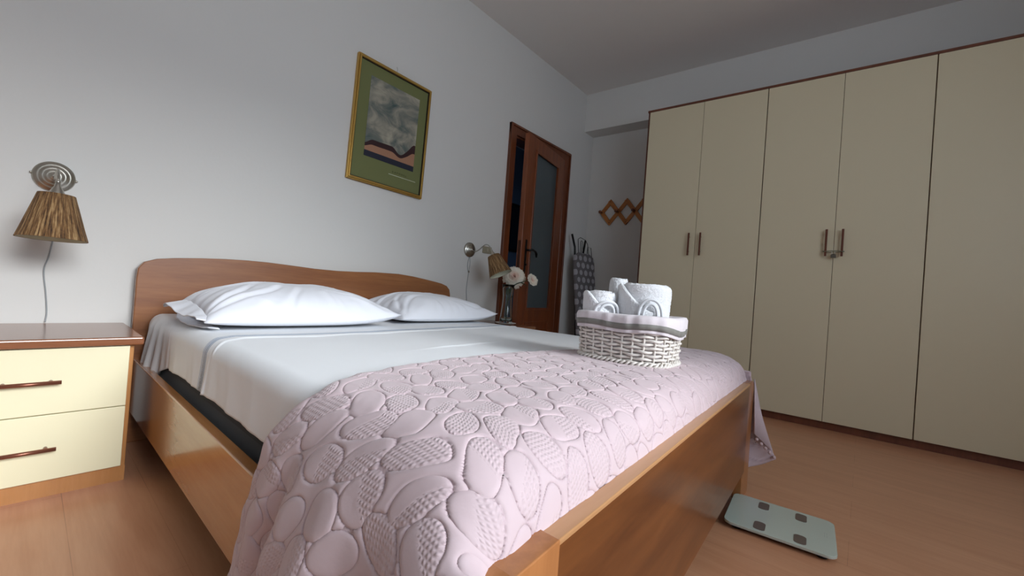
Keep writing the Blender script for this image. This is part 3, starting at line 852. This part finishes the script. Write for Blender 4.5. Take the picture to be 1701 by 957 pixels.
# ------------------------------------------------------------------ towels
M_terry, nt, b = mat('white_terry', lin(248, 249, 252), .95, spec=.15)
b.inputs['Sheen Weight'].default_value = .3
bump(nt, b, noise_tex(nt, coords(nt), 330, 3, .7), .9, .003)
M_hem = fabric('towel_hem', lin(226, 228, 232), .85, 300, .2)
def towel_roll(r, h, seed, loc, label, rot=0, turns=2.2, a0=0, wrap=None, tiltx=0):
    t = thing('rolled_towel', label, 'towel', loc, rot, 'rolled white towels in the basket')
    # rolled body: closed pillowy cylinder with a coil groove on its top
    nu, nv = 150, 70
    u = np.linspace(0, 2*PI, nu, endpoint=False); v = np.linspace(0, 1, nv); U, V = np.meshgrid(u, v, indexing='ij')
    # profile: v 0..0.45 side up, .45..0.6 round shoulder, .6..1 top to centre
    rr = np.interp(V, [0, .03, .45, .52, .58, .64, 1.0], [.92, .985, 1, .985, .93, .84, .0]); zz = np.interp(V, [0, .03, .45, .52, .58, .64, 1.0], [0, .02, .80, .90, .965, 1.0, .975])
    R_ = rr*r*(1+.05*np.cos(2*U+seed)); 
    spiral = np.cos((rr*turns*1.0 + U/(2*PI))*2*PI)
    topm = sstep(V, .56, .66)
    Zz = zz*h + topm*(-.006*(spiral > .75)*1.0 + .003*spiral)*(rr > .06)
    Zz += .004*snoise(R_*np.cos(U)*30, R_*np.sin(U)*30, seed, 4, 1.0)*sstep(V, .4, .6)
    R_ += .003*snoise(U*3, V*9, seed+3, 4, 1.0)
    P = np.stack([R_*np.cos(U), R_*np.sin(U), Zz], -1)
    P += (np.random.default_rng(seed).normal(0, .0006, P.shape))
    grid('roll', P, M_terry, t, closed_u=True)
    # outer turn whose upper edge falls away to the folded hem
    if wrap:
        a1, a2 = wrap
        n1, n2 = 110, 34
        aa = np.linspace(a1, a2, n1); bb = np.linspace(0, 1, n2); A_, B_ = np.meshgrid(aa, bb, indexing='ij')
        f = (A_-a1)/(a2-a1)
        hh_ = h*(1.0 - .80*sstep(f, .15, 1.05))
        for (o0, o1, nm) in ((.012, .014, 'outer_turn'),):
            # thick slab: cross-section loop over B_: outside up, over the edge, inside down
            th2 = .016
            Rb = np.where(B_ < .5, r+th2, np.where(B_ < .75, r+th2*np.cos((B_-.5)*4*PI/2)*1.0, r))
            Rb = r + th2*np.interp(B_, [0, .45, .55, .65, .75, 1], [1, 1, .9, .55, .1, .0])
            Zb = hh_*np.interp(B_, [0, .45, .55, .65, .75, 1], [0, .86, .95, 1.0, .96, .0])
            Rb = Rb + .002*snoise(A_*6, B_*6, seed+9, 4, 1.0)
            Pw = np.stack([Rb*np.cos(A_), Rb*np.sin(A_), Zb], -1) + np.random.default_rng(seed+1).normal(0, .0005, (n1, n2, 3))
            grid(nm, Pw, M_terry, t)
        # folded hem loop at the end
        m = MB(); ea = a2
        for k_, (rr2, hh2) in enumerate(((.030, 1.0), (.019, .78))):
            pts = []
            for q in np.linspace(0, PI, 14):
                da = (rr2/r)*math.cos(q)
                zz2 = h*.56*hh2*math.sin(q)**.8
                R3 = r+.019-.004*k_
                pts.append((R3*math.cos(ea+da-.10), R3*math.sin(ea+da-.10), zz2+.001))
            m.tube(pts, .0048, 8, flat=1.0)
        m.build('hem', M_hem, t)
    return t
view = math.atan2(-.6, -1.32)      # direction from the basket to the camera
TZ = BZ+.150
towel_roll(.076, .112, 3, (1.352, .560, TZ-.012), 'largest rolled white towel, at the front right of the basket', 0, 1.8, wrap=(view-1.7, view+.25))
towel_roll(.044, .078, 8, (1.262, .676, TZ-.010), 'smaller rolled white towel at the left end of the basket', 0, 1.5, wrap=(view-1.4, view+.55))
towel_roll(.034, .128, 12, (1.402, .686, TZ-.008), 'narrow rolled towel standing behind the others in the basket', 0, 1.2)

# ------------------------------------------------------------------ wall lamps
M_shade, nt, b = mat('bark_fibre_shade', lin(120, 84, 48), .85)
vz = coords(nt, (1, 1, .10))
sxy = N(nt, 'ShaderNodeSeparateXYZ'); nt.links.new(coords(nt), sxy.inputs[0])
an = math_n(nt, 'ARCTAN2', sxy.outputs[1], sxy.outputs[0]); cb = N(nt, 'ShaderNodeCombineXYZ')
nt.links.new(math_n(nt, 'COSINE', an), cb.inputs[0]); nt.links.new(math_n(nt, 'SINE', an), cb.inputs[1]); nt.links.new(math_n(nt, 'MULTIPLY', sxy.outputs[2], .9), cb.inputs[2])
n1 = noise_tex(nt, cb.outputs[0], 16, 4, .65); n2 = noise_tex(nt, coords(nt, (1, 1, .5)), 160, 4, .7)
f = math_n(nt, 'ADD', math_n(nt, 'MULTIPLY', n1, .88), math_n(nt, 'MULTIPLY', n2, .12))
nt.links.new(ramp(nt, f, [(.36, lin(50, 32, 18)), (.5, lin(122, 88, 52)), (.64, lin(178, 146, 102))]), b.inputs['Base Color'])
bump(nt, b, f, .8, .004)
M_lin_sh, _, _ = mat('shade_lining', lin(214, 214, 190), .7)
def wall_lamp(x, z, top, base, label, cordpts, seed):
    """plate on the wall at (x, z); shade from point `top` to point `base` in lamp space (y towards the room is negative)"""
    t = thing('wall_lamp', label, 'lamp', (x, YB, z), 0, 'bedside wall lamps')
    Mp = Matrix.Rotation(PI/2, 4, 'X')
    MB().lathe([(0, .036), (.009, .036), (.011, .029), (.014, .027), (.018, .0262), (.022, .0255), (.026, .0225), (.030, .0218), (.035, .0210), (.038, .0172), (.043, .0166), (.048, .0155), (.052, .0105), (.0565, .009), (.058, 0), (0, 0)], 56, Mp).build('wall_plate', M_steel, t)
    for s in (-1, 1): MB().ball((s*.0595, -.006, -s*.004), .0042).build('screw', M_steel, t)
    T = Vector(top); B = Vector(base); ax = (T-B).normalized(); sk = T + ax*.045
    p0, p1, p2, p3 = Vector((0, -.028, 0)), Vector((0, -.12, -.06)), sk + Vector((0, .08, .12)), sk
    pts = []
    for q in np.linspace(0, 1, 24):
        pts.append(p0*(1-q)**3 + p1*3*q*(1-q)**2 + p2*3*q*q*(1-q) + p3*q**3)
    m = MB().tube(pts, .0042, 10); m.ball(tuple(sk), .007)
    m.build('arm', M_steel, t)
    rotq = Vector((0, 0, 1)).rotation_difference(ax).to_matrix().to_4x4()
    H = (T-B).length
    Mx = Matrix.Translation(B) @ rotq
    MB().lathe([(0, H+.045), (.006, H+.045), (.008, H+.030), (.018, H+.010), (.022, H-.005), (.022, H-.03), (0, H-.03)], 32, Mx).build('socket', M_steel, t)
    r = np.random.default_rng(seed); seg = 96
    rj = [1+(.011 if (k_//3) % 2 else -.009)+r.uniform(-.007, .007) for k_ in range(seg)]
    m = MB()
    prof_o = [(.086, 0), (.0755, H*.25), (.0655, H*.5), (.0555, H*.75), (.0455, H)]
    m.lathe(prof_o, seg, None, rj=rj)
    # ragged top and bottom lips
    m.build('lamp_shade', M_shade, t, loc=tuple(B), rot=rotq.to_euler())
    lin_ = MB().lathe([(.0835, .0), (.0435, H-.001)], 64, Mx); lin_.build('shade_lining', M_lin_sh, t)
    MB().lathe([(.0835, 0), (.0865, -.0005)], 64, Mx).build('shade_rim', M_shade, t)
    MB().lathe([(.0435, H), (.0458, H)], 64, Mx).build('shade_rim', M_shade, t)
    MB().lathe([(.0, H-.008), (.0435, H-.008)], 32, Mx).build('shade_carrier', M_steel, t)
    MB().lathe([(0, H-.09), (.018, H-.088), (.028, H-.07), (.026, H-.05), (.014, H-.03), (.013, H-.02)], 24, Mx).build('bulb', mat('frosted_bulb', lin(225, 225, 220), .3)[0], t)
    MB().tube(cordpts, .0022, 8).build('cord', M_cord, t)
    return t
def sm(pts, n=8):
    out = []; pts = [Vector(p) for p in pts]
    for i in range(len(pts)-1):
        p0, p1, p2, p3 = pts[max(i-1, 0)], pts[i], pts[i+1], pts[min(i+2, len(pts)-1)]
        for k_ in range(n):
            t = k_/n; out.append(.5*((2*p1)+(-p0+p2)*t+(2*p0-5*p1+4*p2-p3)*t*t+(-p0+3*p1-3*p2+p3)*t**3))
    out.append(pts[-1]); return out
wall_lamp(.053, 1.066, (.004, -.262, -.092), (.002, -.27, -.246), 'wall lamp with brown bark-textured shade above the left nightstand',
          sm([(0.005, -.004, -.055), (.012, -.004, -.20), (.004, -.004, -.30), (-.006, -.004, -.36), (.004, -.004, -.45), (.010, -.004, -.52), (.008, -.01, -.557)]), 3)
lr = wall_lamp(2.255, 1.062, (.004, -.262, -.045), (.028, -.325, -.182), 'wall lamp with tilted brown shade beside the door, over the flowers',
          sm([(0.0, -.004, -.055), (-.012, -.004, -.12), (-.002, -.005, -.17), (.004, -.006, -.178), (.0, -.004, -.24), (-.004, -.004, -.32), (.006, -.004, -.40), (.006, -.004, -.545)]), 4)
MB().tube(sm([(.006, -.004, -.055), (.014, -.004, -.11), (.006, -.005, -.165)]), .0018, 6).build('cord', M_cord, lr)
MB().ball((.004, -.008, -.172), .007, sq=(1, .8, 1.4)).build('cord_switch', M_plate, lr)
# outlet plate
ou = thing('outlet_plate', 'small beige square outlet plate on the wall behind the lamp', 'socket', (2.449, YB, 1.084))
MB().box(-.052, .052, -.009, 0, -.028, .028).build('plate', M_plate, ou, bevel=.004)
MB().box(-.010, .010, -.013, -.009, -.016, .016).build('rocker', mat('outlet_rocker', lin(168, 160, 140), .4)[0], ou, bevel=.002)

# ------------------------------------------------------------------ picture
pc = thing('framed_picture', 'gold framed print with green mount hanging above the headboard', 'picture', (1.482, YB, 1.735))
pc.rotation_euler = (0, math.radians(1.35), 0)
M_gold, nt, b = mat('gilded_frame', lin(196, 158, 84), .36, .8)
bump(nt, b, noise_tex(nt, coords(nt), 150, 3), .15, .001)
W2, H2 = .2745, .379
def frame_ring(m, a, b_, y0, y1):
    for (x0, x1, z0, z1) in ((-W2+a, -W2+b_, -H2+a, H2-a), (W2-b_, W2-a, -H2+a, H2-a), (-W2+b_, W2-b_, -H2+a, -H2+b_), (-W2+b_, W2-b_, H2-b_, H2-a)): m.box(x0, x1, y0, y1, z0, z1)
m = MB(); frame_ring(m, 0, .009, -.022, 0); frame_ring(m, .009, .019, -.028, 0)
m.build('picture_frame', M_gold, pc, bevel=.0025)
m = MB(); frame_ring(m, .019, .0235, -.020, 0); m.build('frame_slip', mat('dark_slip', lin(38, 26, 14), .5)[0], pc)
m = MB().box(-W2+.0235, W2-.0235, -.012, -.004, -H2+.0235, H2-.0235); m.build('mount', mat('green_mount', lin(114, 118, 76), .75, spec=.25)[0], pc)
# print: generic cloudy sky over a dark ledge
M_art, nt, b = mat('cloudy_sky_print', lin(130, 130, 125), .45, spec=.3)
tc = coords(nt)
sx2 = N(nt, 'ShaderNodeSeparateXYZ'); nt.links.new(tc, sx2.inputs[0])
n1 = noise_tex(nt, coords(nt, (5, 5, 7)), 1.5, 5, .55, .8)
sky = ramp(nt, n1, [(.30, lin(70, 88, 86)), (.45, lin(118, 120, 112)), (.60, lin(160, 154, 138)), (.75, lin(178, 172, 154))])
hill = noise_tex(nt, coords(nt, (7, 1, 0)), 1.2, 0, .5)
def below(level, amp):
    return math_n(nt, 'LESS_THAN', sx2.outputs[2], math_n(nt, 'ADD', level, math_n(nt, 'MULTIPLY', math_n(nt, 'SUBTRACT', hill, .5), amp)))
mA = N(nt, 'ShaderNodeMix', data_type='RGBA'); nt.links.new(sky, mA.inputs['A']); mA.inputs['B'].default_value = lin(56, 34, 36); nt.links.new(below(-.135, .26), mA.inputs['Factor'])
mB_ = N(nt, 'ShaderNodeMix', data_type='RGBA'); nt.links.new(mA.outputs['Result'], mB_.inputs['A']); mB_.inputs['B'].default_value = lin(168, 124, 98); nt.links.new(below(-.168, .16), mB_.inputs['Factor'])
mC = N(nt, 'ShaderNodeMix', data_type='RGBA'); nt.links.new(mB_.outputs['Result'], mC.inputs['A']); mC.inputs['B'].default_value = lin(40, 42, 56); nt.links.new(math_n(nt, 'LESS_THAN', sx2.outputs[2], -.212), mC.inputs['Factor'])
nt.links.new(mC.outputs['Result'], b.inputs['Base Color'])
o = MB().box(-.180, .185, -.0135, -.012, -.248, .248).build('print', M_art, pc, loc=(.003, 0, .035))
def text(txt, name, size, loc, rot, mt, parent, ext=.0004, space=1.0):
    cu = bpy.data.curves.new(name, 'FONT'); cu.body = txt; cu.size = size; cu.extrude = ext; cu.space_character = space; cu.align_x = 'LEFT'
    o = bpy.data.objects.new(name, cu); C.objects.link(o); o.location = loc; o.rotation_euler = rot; cu.materials.append(mt)
    me = bpy.data.meshes.new_from_object(o.evaluated_get(bpy.context.evaluated_depsgraph_get())); loc_, rot_ = o.location.copy(), o.rotation_euler.copy()
    bpy.data.objects.remove(o)
    o = bpy.data.objects.new(name, me); C.objects.link(o); o.location = loc_; o.rotation_euler = rot_; o.parent = parent
    return o
text('RAPHAEL', 'caption_lettering', .0165, (.030, -.0128, -.262), (PI/2, 0, 0), mat('caption_ink', lin(70, 74, 30), .5, .3)[0], pc, space=1.85)
MB().box(.006, .215, -.0127, -.0118, -.2785, -.2750).build('caption_line', mat('silver_line', lin(206, 210, 190), .3, .4)[0], pc)
MB().tube([(0, -.002, H2), (.002, -.006, H2+.03), (0, 0, H2+.045)], .0014, 6).build('hook', M_steel, pc)

# hallway picture seen through the gap
hp = thing('hallway_picture', 'dark framed picture on the hallway wall seen through the door gap', 'picture', (4.92, 4.1, 1.72))
m = MB()
for a_ in ((-.30, -.26, -.36, .36), (.26, .30, -.36, .36), (-.26, .26, -.36, -.32), (-.26, .26, .32, .36)): m.box(a_[0], a_[1], -.02, 0, a_[2], a_[3])
m.build('picture_frame', M_black, hp); MB().box(-.26, .26, -.01, -.004, -.32, .32).build('canvas', mat('dark_canvas', lin(24, 30, 40), .6)[0], hp)

# ------------------------------------------------------------------ vase, flowers, plate
VX, VY, VZ = 2.42, 2.10, .505
o = MB().lathe([(0, .004), (.05, .003), (.078, .010), (.082, .014), (.078, .015), (.05, .008), (0, .008)], 48).build('saucer', mat('white_saucer', lin(215, 212, 205), .3)[0], loc=(VX, VY, VZ-.002))
tag(o, 'flat white saucer beneath the glass vase on the right nightstand', 'saucer')
M_glass = bpy.data.materials.new('clear_glass'); M_glass.use_nodes = True
bb_ = M_glass.node_tree.nodes['Principled BSDF']; bb_.inputs['Transmission Weight'].default_value = 1; bb_.inputs['Roughness'].default_value = .02; bb_.inputs['IOR'].default_value = 1.45; bb_.inputs['Base Color'].default_value = (.9, .95, .94, 1)
po = [(.048, .0), (.050, .01), (.047, .05), (.041, .11), (.037, .17), (.037, .21), (.043, .26), (.050, .298)]
pi_ = [(.047, .298), (.0405, .26), (.0345, .21), (.0345, .17), (.0385, .11), (.0445, .05), (.046, .014), (0, .012)]
o = MB().lathe([(0, 0)] + po + pi_, 48).build('vase', M_glass, loc=(VX, VY, VZ+.0085))
tag(o, 'tall waisted clear glass vase on the right nightstand', 'vase')
M_petal, nt, b = mat('peony_petal', lin(232, 214, 196), .7, spec=.2)
ta = N(nt, 'ShaderNodeAttribute', attribute_name='tint')
nt.links.new(ramp(nt, ta.outputs['Fac'], [(0, lin(214, 150, 136)), (.22, lin(232, 200, 182)), (.5, lin(238, 226, 208)), (1, lin(240, 230, 214))]), b.inputs['Base Color'])
b.inputs['Subsurface Weight'].default_value = .05
M_leaf, _, _ = mat('leaf_green', lin(44, 70, 40), .55)
M_stem, _, _ = mat('stem_green', lin(56, 84, 52), .5)
def bloom(name, r, n, parent, loc, seed, face, tight=1.0):
    rr = np.random.default_rng(seed); Vs = []; Fs = []; tint = []
    q = Vector((0, 0, 1)).rotation_difference(Vector(face).normalized()).to_matrix()
    for k in range(n):
        f = (k+.5)/n
        ang = k*2.39996 + rr.uniform(-.2, .2)
        tilt = (.02 + 1.6*f**.62)*tight
        L = r*(.50+.52*f)*rr.uniform(.88, 1.08); Wd = r*rr.uniform(.22, .36)*(1 if n > 100 else 1.8)
        mu, mv = 6, 7; base = len(Vs)
        for i in range(mu):
            a = i/(mu-1)
            for j in range(mv):
                c = j/(mv-1)*2-1
                wloc = Wd*math.sin(min(a*1.15+.12, 1.0)*PI/2)*c*(1-.25*a**3*abs(c))
                bend = tilt*(.55+.55*a)
                rad = L*a*math.sin(bend); hz = L*a*math.cos(bend)
                ruf = L*.07*math.sin(c*7+k)*a**2 + L*.16*(c*c)*a
                x = rad - ruf*math.cos(bend)*1.0; z_ = hz + ruf*math.sin(bend)*.6 - r*.12
                p = Vector((x*math.cos(ang)-wloc*math.sin(ang), x*math.sin(ang)+wloc*math.cos(ang), z_))
                Vs.append(tuple(q @ p)); tint.append(min(1, max(0, f*.9 + (1-a)*-.15 + .18*a*a + rr.uniform(-.1, .1))))
        for i in range(mu-1):
            for j in range(mv-1):
                a_ = base+i*mv+j; Fs.append((a_, a_+mv, a_+mv+1, a_+1))
    me = bpy.data.meshes.new(name); me.from_pydata(Vs, [], Fs); me.materials.append(M_petal)
    me.polygons.foreach_set('use_smooth', [True]*len(Fs))
    at_ = me.attributes.new('tint', 'FLOAT', 'POINT'); at_.data.foreach_set('value', tint)
    o = bpy.data.objects.new(name, me); C.objects.link(o); o.parent = parent; o.location = loc
    md = o.modifiers.new('t', 'SOLIDIFY'); md.thickness = .0012
    return o
def leaf_(m, base, d, L, w, droop=.2):
    d = Vector(d).normalized(); side_ = d.cross(Vector((0, 0, 1))).normalized(); b0 = Vector(base)
    V_ = []; n = 9
    for i in range(n):
        t = i/(n-1); c = b0 + d*L*t + Vector((0, 0, -droop*L*t*t)); ww = w*math.sin(PI*min(t*.95+.03, 1))**.8
        V_ += [c-side_*ww+Vector((0, 0, ww*.3)), c, c+side_*ww+Vector((0, 0, ww*.3))]
    F = []
    for i in range(n-1):
        for j in (0, 1): F.append((3*i+j, 3*i+3+j, 3*i+4+j, 3*i+1+j))
    m.add(V_, F)
fz0 = VZ+.02
tocam = Vector((-2.4, -2.1, .1)).normalized()
p1 = thing('peony', 'large full cream and pink peony bloom leaning over the vase', 'flower', (VX, VY, fz0))
c1 = Vector((.030, -.028, .350))
bloom('bloom', .090, 190, p1, tuple(c1 - tocam*.03), 5, tuple(tocam + Vector((0, 0, .25))))
MB().tube(sm([(.01, .01, 0), (.0, 0, .12), (.005, .0, .24), tuple(c1 - tocam*.04)]), .0034, 8).build('stem', M_stem, p1)
m = MB(); leaf_(m, (.01, 0, .24), (.5, .2, .3), .10, .022); leaf_(m, (.0, 0, .20), (-.3, -.3, .9), .08, .018); leaf_(m, (.01, 0, .30), (.6, -.3, .9), .12, .022, .1)
o = m.build('leaves', M_leaf, p1); 
p2 = thing('peony_bud', 'small pale half-open peony bud reaching right of the big bloom', 'flower', (VX, VY, fz0))
c2 = Vector((.115, -.125, .33))
bloom('bloom', .060, 44, p2, tuple(c2), 9, (-.1, -.9, .35), .62)
MB().tube(sm([(-.01, -.01, 0), (-.005, -.005, .14), (.02, -.03, .27), (.08, -.09, .32), tuple(c2)]), .0028, 8).build('stem', M_stem, p2)
m = MB(); leaf_(m, (.02, -.03, .28), (.6, -.6, .5), .09, .02, .1); leaf_(m, (.05, -.06, .31), (.7, -.5, -.2), .08, .018); leaf_(m, (-.004, 0, .15), (.3, -.5, .8), .09, .02)
m.build('leaves', M_leaf, p2)

# ------------------------------------------------------------------ bathroom scale
ang = math.radians(4.5)
sc = thing('bathroom_scale', 'pale glass bathroom scale with four grey pads on the floor', 'scale', (1.764, .190, 0), ang)
def rrect(hx, hy, r, n=8):
    p = []
    for cx, cy, a0 in ((hx-r, hy-r, 0), (-hx+r, hy-r, PI/2), (-hx+r, -hy+r, PI), (hx-r, -hy+r, 3*PI/2)):
        for i in range(n+1):
            a = a0+PI/2*i/n; p.append((cx+r*math.cos(a), cy+r*math.sin(a)))
    return p
M_sg, nt, b = mat('pale_green_glass', lin(186, 196, 184), .12, spec=.5, coat=.5)
MB().prism(rrect(.136, .158, .028), .018, .0255).build('glass_platform', M_sg, sc, bevel=.0015)
MB().prism(rrect(.1355, .1575, .028), .0165, .018).build('white_backing', mat('white_backing', lin(205, 205, 200), .5)[0], sc)
MB().prism(rrect(.118, .140, .03), .008, .0165).build('underbody', mat('grey_plastic', lin(110, 100, 98), .5)[0], sc)
M_pad, _, _ = mat('steel_pad', lin(118, 106, 100), .4, .5)
for (px_, py_) in ((.085, .053), (-.092, .052), (.085, -.062), (-.092, -.062)):
    MB().prism(rrect(.031, .017, .012), .0255, .0265).build('pad', M_pad, sc, loc=(px_, py_, 0))
for (px_, py_) in ((.1, .12), (-.1, .12), (.1, -.12), (-.1, -.12)):
    MB().lathe([(0, 0), (.015, 0), (.017, .003), (.017, .008), (0, .008)], 20).build('foot', M_black, sc, loc=(px_, py_, 0))
m = MB()
for i, (a_, b2) in enumerate(((.0, .012), (.018, .022), (.026, .034))): m.box(-.012+a_, -.012+b2, -.1345, -.1335, .0256, .0258)
m.box(-.012, .022, -.128, -.1272, .0256, .0258)
m.build('display_mark', mat('faint_mark', lin(128, 136, 128), .4)[0], sc)
